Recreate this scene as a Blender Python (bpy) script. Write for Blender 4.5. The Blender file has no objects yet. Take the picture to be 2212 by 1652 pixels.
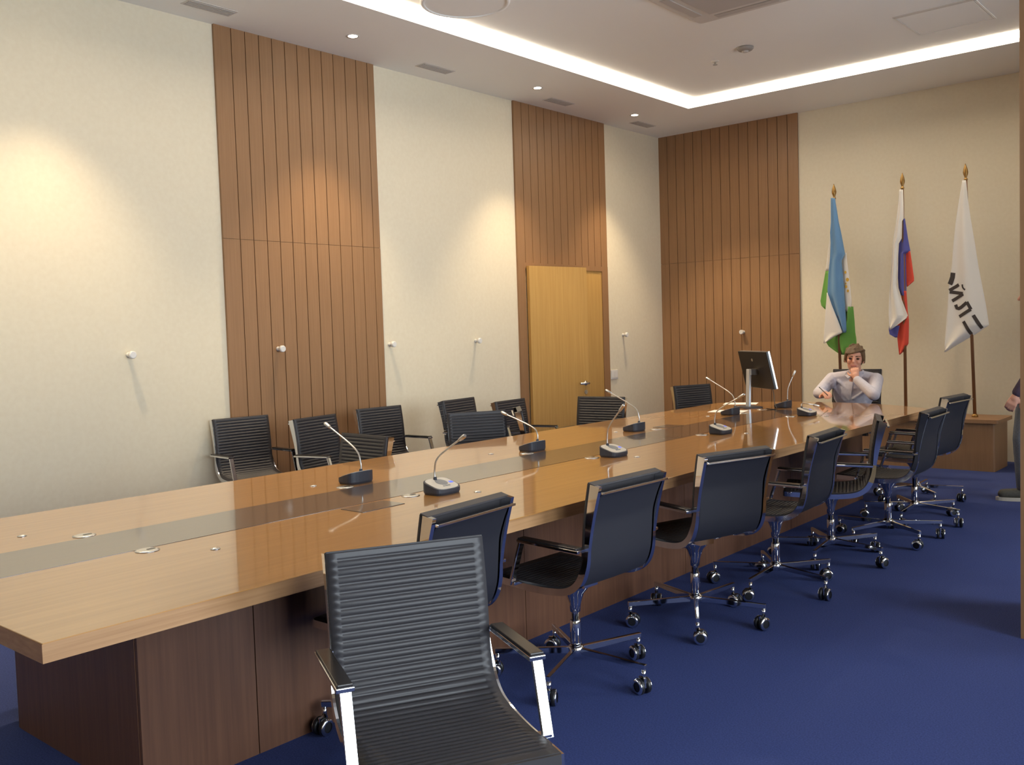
import bpy, bmesh, math, random
from mathutils import Vector, Matrix
random.seed(7)
PI = math.pi
scene = bpy.context.scene
COL = scene.collection

# ---------------------------------------------------------------- camera
F_PX, YAW, PITCH, ROLL, HC = 2030.18, -0.7093, -0.0538, -0.0316, 1.48
CX, CY = 1106.0, 826.0
def cam_axes():
    fwd = Vector((math.sin(YAW)*math.cos(PITCH), math.cos(YAW)*math.cos(PITCH), math.sin(PITCH)))
    right = Vector((math.cos(YAW), -math.sin(YAW), 0))
    up = right.cross(fwd)
    return (right*math.cos(ROLL)+up*math.sin(ROLL), -right*math.sin(ROLL)+up*math.cos(ROLL), fwd)
CR, CU, CF = cam_axes()
def ray(px, py):
    return CR*((px-CX)/F_PX) - CU*((py-CY)/F_PX) + CF
def on_y(px, py, Y):            # pixel to the vertical plane y = Y
    d = ray(px, py); t = Y/d.y
    return Vector((d.x*t, Y, HC+d.z*t))
cam = bpy.data.cameras.new('camera')
cam.sensor_width = 36.0; cam.lens = F_PX*36.0/2212.0; cam.clip_start = 0.05
camo = bpy.data.objects.new('camera', cam); COL.objects.link(camo)
camo.matrix_world = Matrix(((CR.x, CU.x, -CF.x, 0), (CR.y, CU.y, -CF.y, 0), (CR.z, CU.z, -CF.z, HC), (0, 0, 0, 1)))
scene.camera = camo

# ---------------------------------------------------------------- room numbers
XW, XR, YB, YN, H = -6.41, 1.60, 10.50, -2.20, 3.885      # left wall, window wall, far wall, near wall, ceiling
WINS = [(-0.3, 1.8), (2.4, 4.3), (5.4, 7.2)]   # windows along the wall x = XR
WZ0, WZ1 = 0.30, 2.80

# ---------------------------------------------------------------- world, daylight, exposure
w = bpy.data.worlds.new('overcast_sky'); scene.world = w; w.use_nodes = True
bg = w.node_tree.nodes['Background']
bg.inputs[0].default_value = (0.82, 0.92, 1.0, 1); bg.inputs[1].default_value = 10.5
for i, (a, b) in enumerate(WINS):                    # light portals in the window openings
    l = bpy.data.lights.new('window_right_%d_offscreen' % (i+1), 'AREA'); l.shape = 'RECTANGLE'
    l.size = b-a; l.size_y = WZ1-WZ0; l.cycles.is_portal = True
    o = bpy.data.objects.new('window_right_%d_offscreen' % (i+1), l); COL.objects.link(o)
    o.location = (XR+0.12, (a+b)/2, (WZ0+WZ1)/2); o.rotation_euler = (PI/2, 0, PI/2)
LED_STRENGTH, SPOT_W = 13.5, 200.0
vs = scene.view_settings
vs.view_transform = 'Standard'; vs.look = 'None'; vs.gamma = 1.0; vs.use_curve_mapping = False
vs.exposure = 0.15
scene.cycles.max_bounces = 8; scene.cycles.diffuse_bounces = 5; scene.cycles.glossy_bounces = 4
scene.cycles.sample_clamp_indirect = 8.0; scene.cycles.caustics_reflective = False
scene.cycles.caustics_refractive = False; scene.cycles.use_denoising = True

# ---------------------------------------------------------------- materials
def lin(r, g, b):
    f = lambda c: c/12.92 if c <= 0.04045 else ((c+0.055)/1.055)**2.4
    return (f(r/255), f(g/255), f(b/255), 1)
def mat(name, col, rough=0.5, metal=0.0, spec=0.5, coat=0.0, coat_rough=0.1, emit=None, strength=0.0, sheen=0.0):
    m = bpy.data.materials.new(name); m.use_nodes = True
    b = m.node_tree.nodes['Principled BSDF']
    b.inputs['Base Color'].default_value = col; b.inputs['Roughness'].default_value = rough
    b.inputs['Metallic'].default_value = metal; b.inputs['Specular IOR Level'].default_value = spec
    b.inputs['Coat Weight'].default_value = coat; b.inputs['Coat Roughness'].default_value = coat_rough
    b.inputs['Sheen Weight'].default_value = sheen
    if emit: b.inputs['Emission Color'].default_value = emit; b.inputs['Emission Strength'].default_value = strength
    return m
def noise_mat(name, c1, c2, scale, rough=0.6, bump=0.0, bump_scale=None, detail=4, **kw):
    """two-colour noise in world position; scale is a 3-vector"""
    m = mat(name, c1, rough, **kw); nt = m.node_tree; b = nt.nodes['Principled BSDF']
    g = nt.nodes.new('ShaderNodeNewGeometry'); mp = nt.nodes.new('ShaderNodeMapping')
    mp.inputs['Scale'].default_value = scale
    n = nt.nodes.new('ShaderNodeTexNoise'); n.inputs['Scale'].default_value = 1.0; n.inputs['Detail'].default_value = detail
    r = nt.nodes.new('ShaderNodeValToRGB')
    r.color_ramp.elements[0].color = c1; r.color_ramp.elements[1].color = c2
    r.color_ramp.elements[0].position = 0.3; r.color_ramp.elements[1].position = 0.7
    nt.links.new(g.outputs['Position'], mp.inputs['Vector']); nt.links.new(mp.outputs[0], n.inputs['Vector'])
    nt.links.new(n.outputs['Fac'], r.inputs[0]); nt.links.new(r.outputs[0], b.inputs['Base Color'])
    if bump:
        bp = nt.nodes.new('ShaderNodeBump'); bp.inputs['Strength'].default_value = bump; bp.inputs['Distance'].default_value = 0.002
        if bump_scale:
            n2 = nt.nodes.new('ShaderNodeTexNoise'); n2.inputs['Scale'].default_value = bump_scale
            nt.links.new(g.outputs['Position'], n2.inputs['Vector']); nt.links.new(n2.outputs['Fac'], bp.inputs['Height'])
        else: nt.links.new(n.outputs['Fac'], bp.inputs['Height'])
        nt.links.new(bp.outputs[0], b.inputs['Normal'])
    return m
M = {}
M['wall'] = noise_mat('cream_plaster', lin(226, 216, 192), lin(230, 221, 198), (30, 30, 30), 0.85, bump=0.08, bump_scale=160)
M['ceiling'] = mat('ceiling_paint', lin(240, 239, 235), 0.9)
M['carpet'] = noise_mat('blue_carpet', lin(50, 62, 112), lin(67, 81, 137), (160, 160, 160), 0.95, bump=0.5, bump_scale=380, spec=0.2)
M['panel'] = noise_mat('panel_veneer', lin(147, 111, 78), lin(157, 120, 86), (70, 70, 2.2), 0.42, spec=0.4)
M['groove'] = mat('groove_backing', lin(147, 111, 78), 0.7)
M['door'] = noise_mat('pale_oak_veneer', lin(190, 149, 84), lin(201, 161, 95), (45, 45, 1.8), 0.45)
M['table'] = noise_mat('table_veneer', lin(168, 117, 52), lin(184, 133, 67), (48, 1.6, 48), 0.3, coat=1.0, coat_rough=0.045)
M['edge'] = noise_mat('table_edge_veneer', lin(160, 118, 78), lin(182, 140, 98), (20, 2.0, 95), 0.4, coat=0.2, coat_rough=0.2)
M['inlay'] = noise_mat('dark_inlay', lin(62, 47, 40), lin(70, 54, 46), (40, 2, 40), 0.28, coat=1.0, coat_rough=0.08)
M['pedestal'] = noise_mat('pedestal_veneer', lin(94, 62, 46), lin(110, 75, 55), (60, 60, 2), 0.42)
M['plinth'] = noise_mat('plinth_veneer', lin(147, 111, 78), lin(157, 120, 86), (50, 50, 3), 0.45)
M['chrome'] = mat('polished_aluminium', (0.82, 0.83, 0.85, 1), 0.07, 1.0)
M['steel'] = mat('satin_steel', (0.62, 0.62, 0.62, 1), 0.28, 1.0)
M['leather'] = mat('black_leather', lin(52, 50, 53), 0.46, spec=0.45)
M['mesh'] = mat('black_back_fabric', lin(32, 32, 40), 0.6, spec=0.3)
M['pad'] = mat('arm_pad_black', lin(40, 36, 36), 0.25, spec=0.5)
M['black'] = mat('black_plastic', lin(26, 26, 30), 0.4)
M['dark'] = mat('dark_grey_plastic', lin(52, 55, 66), 0.5)
M['beige'] = mat('beige_grey_plastic', lin(205, 198, 186), 0.45)
M['grille'] = noise_mat('grey_speaker_grille', lin(120, 122, 124), lin(150, 150, 150), (500, 500, 500), 0.6)
M['lcd'] = mat('blue_display', lin(60, 90, 220), 0.3, emit=lin(70, 110, 255), strength=0.45)
M['silver'] = mat('silver_plastic', lin(198, 206, 216), 0.35, 0.35)
M['white'] = mat('white_plastic', lin(228, 226, 222), 0.45)
M['vent'] = mat('vent_grey', lin(208, 203, 196), 0.6)
M['ventd'] = mat('vent_dark', lin(188, 182, 176), 0.8)
M['grey'] = mat('mid_grey_plastic', lin(150, 144, 138), 0.6)
M['paper'] = mat('paper', lin(240, 238, 236), 0.8)
M['pole'] = noise_mat('flagpole_wood', lin(120, 82, 52), lin(138, 96, 62), (60, 60, 3), 0.45)
M['brass'] = mat('aged_brass', lin(168, 132, 78), 0.35, 0.9)
M['fblue'] = mat('flag_sky_blue', lin(104, 148, 190), 0.75, sheen=0.2)
M['fwhite'] = mat('flag_white', lin(234, 230, 222), 0.75, sheen=0.2)
M['fgreen'] = mat('flag_green', lin(104, 164, 70), 0.75, sheen=0.2)
M['fdblue'] = mat('flag_blue', lin(82, 84, 160), 0.75, sheen=0.2)
M['fred'] = mat('flag_red', lin(214, 70, 48), 0.75, sheen=0.2)
M['fgold'] = mat('flag_gold', lin(222, 178, 70), 0.7)
M['ink'] = mat('flag_lettering', lin(70, 62, 58), 0.8)
M['skin'] = mat('skin', lin(214, 158, 134), 0.5)
M['hair'] = noise_mat('brown_hair', lin(84, 62, 40), lin(108, 84, 56), (120, 120, 30), 0.6)
M['shirt'] = noise_mat('pale_lilac_shirt', lin(196, 192, 204), lin(206, 203, 214), (60, 60, 60), 0.8, bump=0.2)
M['collar'] = mat('collar_cloth', lin(190, 186, 198), 0.8)
M['dusk'] = noise_mat('dark_purple_knit', lin(66, 54, 72), lin(78, 66, 84), (90, 90, 90), 0.9)
M['jeans'] = noise_mat('grey_blue_denim', lin(92, 98, 108), lin(112, 118, 128), (140, 140, 140), 0.85)
M['trouser'] = mat('dark_trousers', lin(48, 46, 54), 0.85)
M['shoe'] = noise_mat('dark_trainer', lin(70, 66, 56), lin(84, 80, 70), (90, 90, 90), 0.7)
M['sole'] = mat('pale_sole', lin(196, 186, 170), 0.7)
M['eye'] = mat('eye_dark', lin(44, 32, 28), 0.2)
M['lip'] = mat('lip', lin(186, 112, 100), 0.5)
M['led'] = mat('led_diffuser', (1, 1, 1, 1), 0.5, emit=(1.0, 0.86, 0.68, 1), strength=LED_STRENGTH)
M['lamp'] = mat('downlight_lens', (1, 1, 1, 1), 0.5, emit=(1.0, 0.84, 0.62, 1), strength=40.0)
def glass_mat():
    m = bpy.data.materials.new('window_glass'); m.use_nodes = True; nt = m.node_tree; nt.nodes.clear()
    o = nt.nodes.new('ShaderNodeOutputMaterial'); mx = nt.nodes.new('ShaderNodeMixShader')
    t = nt.nodes.new('ShaderNodeBsdfTransparent'); g = nt.nodes.new('ShaderNodeBsdfGlossy'); g.inputs['Roughness'].default_value = 0.0
    f = nt.nodes.new('ShaderNodeFresnel'); f.inputs[0].default_value = 1.45
    nt.links.new(f.outputs[0], mx.inputs[0]); nt.links.new(t.outputs[0], mx.inputs[1]); nt.links.new(g.outputs[0], mx.inputs[2])
    nt.links.new(mx.outputs[0], o.inputs[0]); return m
M['glass'] = glass_mat()

# ---------------------------------------------------------------- mesh helpers
class MB:
    def __init__(s): s.v = []; s.f = []; s.sm = []
    def add(s, vs, fs, smooth=False):
        k = len(s.v); s.v += [tuple(v) for v in vs]
        for f in fs: s.f.append([i+k for i in f]); s.sm.append(smooth)
        return s
    def box(s, x0, x1, y0, y1, z0, z1):
        v = [(x, y, z) for z in (z0, z1) for y in (y0, y1) for x in (x0, x1)]
        return s.add(v, [(0, 2, 3, 1), (4, 5, 7, 6), (0, 1, 5, 4), (2, 6, 7, 3), (0, 4, 6, 2), (1, 3, 7, 5)])
    def rbox(s, x0, x1, y0, y1, z0, z1, r=0.01, n=3):          # box with rounded vertical corners
        pts = []
        for (cx, cy, a0) in ((x1-r, y1-r, 0), (x0+r, y1-r, PI/2), (x0+r, y0+r, PI), (x1-r, y0+r, 1.5*PI)):
            for i in range(n+1):
                a = a0+PI/2*i/n; pts.append((cx+r*math.cos(a), cy+r*math.sin(a)))
        return s.prism(pts, z0, z1)
    def prism(s, pts, z0, z1):
        n = len(pts); v = [(x, y, z0) for x, y in pts]+[(x, y, z1) for x, y in pts]
        f = [tuple(reversed(range(n))), tuple(range(n, 2*n))]+[(i, (i+1) % n, n+(i+1) % n, n+i) for i in range(n)]
        return s.add(v, f)
    def lathe(s, prof, n=16, o=(0, 0, 0), ax=None, smooth=True, cap=True):     # prof: (r, h) along the axis
        ax = Vector(ax or (0, 0, 1)).normalized(); o = Vector(o)
        u = ax.orthogonal().normalized(); w = ax.cross(u)
        v = [o+ax*h+(u*math.cos(2*PI*i/n)+w*math.sin(2*PI*i/n))*r for r, h in prof for i in range(n)]
        f = [(j*n+i, j*n+(i+1) % n, (j+1)*n+(i+1) % n, (j+1)*n+i) for j in range(len(prof)-1) for i in range(n)]
        s.add(v, f, smooth)
        if cap:
            k = len(s.v)-len(v); m = (len(prof)-1)*n
            s.f.append([k+i for i in reversed(range(n))]); s.sm.append(False)
            s.f.append([k+m+i for i in range(n)]); s.sm.append(False)
        return s
    def cyl(s, p0, p1, r, n=12, r1=None):
        d = Vector(p1)-Vector(p0)
        return s.lathe([(r, 0), (r if r1 is None else r1, d.length)], n, p0, d)
    def tube(s, pts, r, n=8, rr=None):
        pts = [Vector(p) for p in pts]; N = len(pts); rings = []
        u = None
        for i, p in enumerate(pts):
            t = (pts[min(i+1, N-1)]-pts[max(i-1, 0)]).normalized()
            if u is None: u = t.orthogonal().normalized()
            else: u = (u-t*u.dot(t)).normalized()
            w = t.cross(u); q = rr[i] if rr else r
            rings += [p+(u*math.cos(2*PI*k/n)+w*math.sin(2*PI*k/n))*q for k in range(n)]
        f = [(j*n+i, j*n+(i+1) % n, (j+1)*n+(i+1) % n, (j+1)*n+i) for j in range(N-1) for i in range(n)]
        f += [tuple(reversed(range(n))), tuple((N-1)*n+i for i in range(n))]
        return s.add(rings, f, True)
    def bar(s, p0, p1, wd, ht, up=(0, 0, 1), wd1=None, ht1=None):   # rectangular bar between two points
        p0, p1 = Vector(p0), Vector(p1); t = (p1-p0).normalized(); sd = t.cross(Vector(up)).normalized(); u = sd.cross(t)
        v = []
        for p, a, b in ((p0, wd, ht), (p1, wd1 or wd, ht1 or ht)):
            v += [p-sd*a/2-u*b/2, p+sd*a/2-u*b/2, p+sd*a/2+u*b/2, p-sd*a/2+u*b/2]
        return s.add(v, [(0, 3, 2, 1), (4, 5, 6, 7), (0, 1, 5, 4), (1, 2, 6, 5), (2, 3, 7, 6), (3, 0, 4, 7)])
    def capsule(s, p0, r0, p1, r1, n=12, h=5):
        p0, p1 = Vector(p0), Vector(p1); d = p1-p0; L = max(d.length, 1e-5)
        prof = [(r0*math.cos(a), r0*math.sin(a)) for a in [(-PI/2)*(1-i/h)+(-0.0001 if i else 0.02) for i in range(h)]]
        prof += [(r0, 0), (r1, L)]+[(r1*math.cos(a), L+r1*math.sin(a)) for a in [(PI/2)*i/h-(0.02 if i == h else 0) for i in range(1, h+1)]]
        return s.lathe(prof, n, p0, d if d.length > 1e-5 else (0, 0, 1))
    def ellipsoid(s, c, rad, R=None, n=16, h=10):
        c = Vector(c); v = []
        R = R or Matrix.Identity(3)
        for j in range(h+1):
            a = -PI/2+0.03+(PI-0.06)*j/h
            for i in range(n):
                b = 2*PI*i/n
                v.append(c+R @ Vector((rad[0]*math.cos(a)*math.cos(b), rad[1]*math.cos(a)*math.sin(b), rad[2]*math.sin(a))))
        f = [(j*n+i, j*n+(i+1) % n, (j+1)*n+(i+1) % n, (j+1)*n+i) for j in range(h) for i in range(n)]
        f += [tuple(reversed(range(n))), tuple(h*n+i for i in range(n))]
        return s.add(v, f, True)
    def mesh(s, name):
        me = bpy.data.meshes.new(name); me.from_pydata(s.v, [], s.f)
        me.polygons.foreach_set('use_smooth', s.sm); me.update(); return me

def obj(name, mb, m, parent=None, loc=None, rz=0.0, bevel=0.0):
    me = mb.mesh(name) if isinstance(mb, MB) else mb
    if bevel:
        bm = bmesh.new(); bm.from_mesh(me)
        bmesh.ops.bevel(bm, geom=[e for e in bm.edges if len(e.link_faces) == 2 and e.calc_face_angle(0) > 0.6],
                        offset=bevel, segments=2, affect='EDGES', profile=0.5)
        bm.to_mesh(me); bm.free()
    if not me.materials: me.materials.append(M[m])
    o = bpy.data.objects.new(name, me); COL.objects.link(o)
    if parent: o.parent = parent
    if loc: o.location = loc
    if rz: o.rotation_euler.z = rz
    return o
def thing(name, label, cat, loc=(0, 0, 0), rz=0.0, group=None):
    o = bpy.data.objects.new(name, None); COL.objects.link(o); o.empty_display_size = 0.1
    o.location = loc; o.rotation_euler.z = rz
    return tag(o, label, cat, group)
def tag(o, label, cat, group=None):
    o['label'] = label; o['category'] = cat
    if group: o['group'] = group
    return o
def struct(o): o['kind'] = 'structure'; return o
def dup(o, parent=None):
    c = o.copy(); COL.objects.link(c)
    if parent: c.parent = parent
    for ch in o.children: dup(ch, c)
    return c
def remesh(mb, voxel, smooth=4):
    """one continuous surface out of overlapping closed shapes"""
    me = mb.mesh('tmp'); o = bpy.data.objects.new('tmp', me); COL.objects.link(o)
    r = o.modifiers.new('r', 'REMESH'); r.mode = 'VOXEL'; r.voxel_size = voxel
    if smooth: s = o.modifiers.new('s', 'SMOOTH'); s.factor = 0.5; s.iterations = smooth
    dg = bpy.context.evaluated_depsgraph_get(); dg.update()
    out = bpy.data.meshes.new_from_object(o.evaluated_get(dg))
    for p in out.polygons: p.use_smooth = True
    bpy.data.objects.remove(o); bpy.data.meshes.remove(me)
    out.materials.clear()
    return out
def catmull(P, n):
    P = [Vector(p) for p in P]; out = []
    for i in range(len(P)-1):
        a, b, c, d = P[max(i-1, 0)], P[i], P[i+1], P[min(i+2, len(P)-1)]
        for k in range(n):
            t = k/n
            out.append(0.5*((2*b)+(c-a)*t+(2*a-5*b+4*c-d)*t*t+(3*b-a-3*c+d)*t*t*t))
    return out+[P[-1]]

# ================================================================ STRUCTURE
struct(obj('floor', MB().box(XW-0.2, XR+0.3, YN-0.2, YB+0.2, -0.1, 0), 'carpet'))
struct(obj('wall_left', MB().box(XW-0.2, XW, YN-0.2, YB+0.2, 0, H+0.2), 'wall'))
struct(obj('wall_back', MB().box(XW, XR+0.3, YB, YB+0.2, 0, H+0.2), 'wall'))
struct(obj('wall_front', MB().box(XW, XR+0.3, YN-0.2, YN, 0, H+0.2), 'wall'))
mb = MB()
mb.box(XR, XR+0.3, YN, YB, 0, WZ0); mb.box(XR, XR+0.3, YN, YB, WZ1, H+0.2)
ys = [YN]+[y for a, b in WINS for y in (a, b)]+[YB]
for i in range(0, len(ys), 2): mb.box(XR, XR+0.3, ys[i], ys[i+1], WZ0, WZ1)
struct(obj('wall_right', mb, 'wall'))
for i, (a, b) in enumerate(WINS):
    mb = MB(); t = 0.05; x0, x1 = XR+0.14, XR+0.20; c = (a+b)/2
    mb.box(x0, x1, a, a+t, WZ0, WZ1); mb.box(x0, x1, b-t, b, WZ0, WZ1); mb.box(x0, x1, c-t/2, c+t/2, WZ0+t, WZ1-t)
    mb.box(x0, x1, a+t, b-t, WZ0, WZ0+t); mb.box(x0, x1, a+t, b-t, WZ1-t, WZ1)
    wo = struct(obj('window_%d' % (i+1), mb, 'white'))
    for (p, q) in ((a+t, c-t/2), (c+t/2, b-t)):
        obj('pane', MB().box(XR+0.166, XR+0.172, p, q, WZ0+t, WZ1-t), 'glass', wo)
    obj('window_sill', MB().box(XR-0.12, XR+0.14, a-0.05, b+0.05, WZ0-0.03, WZ0), 'white', wo)
# ceiling with a recessed light channel
HI = H+0.06        # the field inside the light rectangle sits a little higher than the soffit around it
LX0, LX1, LY0, LY1, HW, DEP = -5.25, 0.45, -1.0, 9.27, 0.070, 0.035
mb = MB()
mb.box(XW, LX0-HW, YN, YB, H, H+0.15); mb.box(LX1+HW, XR, YN, YB, H, H+0.15)
mb.box(LX0-HW, LX1+HW, YN, LY0-HW, H, H+0.15); mb.box(LX0-HW, LX1+HW, LY1+HW, YB, H, H+0.15)
mb.box(LX0+HW, LX1+HW, LY0-HW, LY1-HW, HI, H+0.15)
mb.box(LX0-HW, LX1+HW, LY0-HW, LY1+HW, H+0.15, H+0.19)
ceil = struct(obj('ceiling', mb, 'ceiling'))
G = 'linear ceiling lights meeting at a corner'
for nm, lb, bx in (
    ('light_strip', 'glowing linear ceiling light running along the wall with the door', (LX0-HW, LX0+HW, LY0-HW, LY1+HW)),
    ('light_strip', 'glowing linear ceiling light running along the wall with the flags', (LX0+HW, LX1+HW, LY1-HW, LY1+HW))):
    tag(obj(nm, MB().box(bx[0]+.001, bx[1]-.001, bx[2]+.001, bx[3]-.001, H+DEP, HI+0.02), 'led'), lb, 'ceiling light', G)

# ---- wood panels on the walls: every board is a piece of its own
def board_panel(name, axis, edges, rows, base, proud=0.022, gap=0.007):
    """axis 'y': on the left wall (boards spread along y); axis 'x': on the back wall"""
    lo, hi = edges[0], edges[-1]; z0, z1 = rows[0], rows[-1]
    mb = MB()
    if axis == 'y': mb.box(base, base+0.006, lo, hi, z0, z1)
    else: mb.box(lo, hi, base-0.006, base, z0, z1)
    root = struct(obj(name, mb, 'groove'))
    for r in range(len(rows)-1):
        for a, b in zip(edges[:-1], edges[1:]):
            g0 = 0 if a == lo else gap/2; g1 = 0 if b == hi else gap/2
            za, zb = rows[r]+(0.0015 if r else 0), rows[r+1]-(0.0015 if r < len(rows)-2 else 0)
            m2 = MB()
            if axis == 'y': m2.box(base+0.004, base+proud, a+g0, b-g1, za, zb)
            else: m2.box(a+g0, b-g1, base-proud, base-0.004, za, zb)
            obj('board', m2, 'panel', root)
    return root
P1 = [4.096, 4.245, 4.369, 4.495, 4.618, 4.741, 4.863, 4.986, 5.111, 5.236, 5.362, 5.487, 5.614, 5.690]
board_panel('wall_panel_1', 'y', P1, [0.0, 2.267, H], XW)
PA, PB, DA, DB, DH = 7.600, 9.243, 7.715, 9.122, 2.155
n2 = 13
board_panel('wall_panel_2', 'y', [PA+(PB-PA)*i/n2 for i in range(n2+1)], [2.21, H], XW)
XA, XB = XW, -4.560
n3 = 15
board_panel('wall_panel_3', 'x', [XA+(XB-XA)*i/n3 for i in range(n3+1)], [0.0, 2.28, H], YB)
# door: brown frame, a narrow fixed leaf and a wide leaf standing ajar
mb = MB()
mb.box(XW, XW+0.024, PA, DA, 0, 2.21); mb.box(XW, XW+0.024, DB, PB, 0, 2.21); mb.box(XW, XW+0.024, DA, DB, DH, 2.21)
fr = struct(obj('trim_1', mb, 'panel'))
mb = MB(); mb.box(XW+0.002, XW+0.016, DA, DA+0.012, 0, DH); mb.box(XW+0.002, XW+0.016, DA, DB, DH-0.012, DH); mb.box(XW+0.002, XW+0.016, DB-0.012, DB, 0, DH)
obj('door_stop', mb, 'door', fr)
struct(obj('door_2', MB().box(XW+0.001, XW+0.014, 8.56, DB-0.012, 0.006, DH-0.014), 'door'))
dl = 0.885
dr = struct(obj('door_1', MB().box(-0.02, 0.02, 0, dl, 0.006, DH+0.018), 'door', None, (XW+0.048, DA+0.012, 0), -math.radians(7.0)))
mb = MB(); mb.lathe([(0.026, 0), (0.026, 0.008), (0.011, 0.009), (0.011, 0.05)], 16, (0.02, dl-0.06, 0.88), (1, 0, 0))
mb.tube([(0.066, dl-0.05, 0.88), (0.068, dl-0.08, 0.88), (0.066, dl-0.19, 0.88)], 0.013, 10)
obj('door_handle', mb, 'steel', dr)
obj('lock_plate', MB().lathe([(0.024, 0), (0.024, 0.006)], 16, (0.02, dl-0.06, 0.78), (1, 0, 0)), 'steel', dr)

# wood-clad column by the window side
cx0, cy0, cs = -1.02, 4.72, 0.62
root = struct(obj('column_core', MB().box(cx0+0.02, cx0+cs-0.02, cy0+0.02, cy0+cs-0.02, 0, H), 'groove'))
for bx in ((cx0, cx0+cs, cy0, cy0+0.02), (cx0, cx0+cs, cy0+cs-0.02, cy0+cs), (cx0, cx0+0.02, cy0+0.02, cy0+cs-0.02), (cx0+cs-0.02, cx0+cs, cy0+0.02, cy0+cs-0.02)):
    obj('cladding_panel', MB().box(*bx, 0, H), 'panel', root)

# ================================================================ TABLE
TZ, TT = 0.755, 0.050
TXL, TXR, TY0, TYC, TYF = -4.265, -2.361, 0.956, 7.90, 8.30
TC = (TXL+TXR)/2
tbl = thing('conference_table', 'long varnished wooden conference table with dark centre stripe and panelled pedestal', 'table', (TC, 4.6, 0))
def T(x, y): return (x-TC, y-4.6)
arc = []
hw = (TXR-TXL)/2; sag = TYF-TYC; Rr = (hw*hw+sag*sag)/(2*sag); cyy = TYF-Rr
a0 = math.asin(hw/Rr)
for i in range(25):
    a = a0-2*a0*i/24; arc.append((TC+Rr*math.sin(a), cyy+Rr*math.cos(a)))
outl = [(TXL, TY0), (TXR, TY0)]+arc
top = obj('tabletop', MB().prism([T(*p) for p in outl], TZ-TT, TZ), 'table', tbl, bevel=0.002)
# edge band: a thin veneer strip around the slab
mb = MB(); n = len(outl)
cen = Vector((TC, 4.6, 0))
vi = []
for i, p in enumerate(outl):
    a, b = Vector((*outl[i-1], 0)), Vector((*outl[(i+1) % n], 0)); pv = Vector((*p, 0))
    d1 = (pv-a).normalized(); d2 = (b-pv).normalized()
    n1 = Vector((d1.y, -d1.x, 0)); n2_ = Vector((d2.y, -d2.x, 0)); nn = (n1+n2_).normalized(); nn *= 1/max(nn.dot(n1), 0.5)
    q = pv+nn*0.0015; vi.append(T(q.x, q.y))
mb.add([(x, y, TZ-TT-0.0003) for x, y in vi]+[(x, y, TZ-0.002) for x, y in vi], [(i, (i+1) % n, n+(i+1) % n, n+i) for i in range(n)])
obj('edge_band', mb, 'edge', tbl)
SX0, SX1 = -3.522, -3.146
mb = MB(); x0, y0 = T(SX0, TY0+0.001); x1, y1 = T(SX1, 7.42); mb.box(x0, x1, y0, y1, TZ-0.01, TZ+0.0012)
obj('centre_inlay', mb, 'inlay', tbl)
# pedestal: a core with separate veneer panels
PX0, PX1, PY0, PY1 = -3.835, -2.862, 1.447, 7.78
x0, y0 = T(PX0, PY0); x1, y1 = T(PX1, PY1)
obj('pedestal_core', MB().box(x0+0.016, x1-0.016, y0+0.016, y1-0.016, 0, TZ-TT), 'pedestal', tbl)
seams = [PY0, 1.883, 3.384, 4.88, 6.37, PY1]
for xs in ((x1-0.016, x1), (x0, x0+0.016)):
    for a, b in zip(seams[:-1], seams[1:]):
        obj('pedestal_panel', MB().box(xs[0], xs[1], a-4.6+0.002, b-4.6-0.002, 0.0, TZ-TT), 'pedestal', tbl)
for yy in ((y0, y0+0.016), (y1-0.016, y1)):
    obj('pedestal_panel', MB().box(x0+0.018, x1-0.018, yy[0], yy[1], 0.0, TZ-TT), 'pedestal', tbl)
for (a, b, c, d) in ((-3.122, -2.980, 2.502, 2.738), (-3.662, -3.522, 5.82, 6.02)):
    p, r = T(a, c), T(b, d)
    hb = obj('cable_hatch', MB().box(p[0], r[0], p[1], r[1], TZ-0.01, TZ+0.0025), 'inlay', tbl, bevel=0.001)
for (x, y) in ((-3.773, 1.477), (-2.916, 1.779), (-3.735, 2.831), (-3.740, 4.144), (-2.899, 4.437), (-3.729, 5.441), (-3.703, 6.709), (-2.884, 5.740), (-2.863, 7.035), (-2.905, 3.12)):
    p = T(x, y); obj('call_button', MB().lathe([(0.017, 0), (0.017, 0.002), (0.010, 0.005), (0.004, 0.006)], 14, (p[0], p[1], TZ)), 'steel', tbl)
grom = [(-3.566, 1.621, 0), (-3.108, 1.630, 0), (-3.565, 2.89, 0), (-3.105, 2.89, 0), (-3.565, 4.27, 0), (-3.105, 4.29, 0), (-3.565, 5.71, 0), (-3.105, 5.54, 0), (-3.565, 7.04, 0), (-3.105, 6.92, 0), (-3.57, 7.40, 0)]
for (x, y, _) in grom:
    p = T(x, y); g = obj('cable_grommet', MB().lathe([(0.042, 0), (0.042, 0.002), (0.034, 0.004)], 20, (p[0], p[1], TZ)), 'steel', tbl)
    s = -1 if x < -3.3 else 1
    obj('cable_slot', MB().rbox(p[0]-0.008, p[0]+0.008, p[1]-0.004 if s < 0 else p[1]-0.002, p[1]+0.030, TZ+0.003, TZ+0.0046, 0.006), 'black', g)

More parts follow.
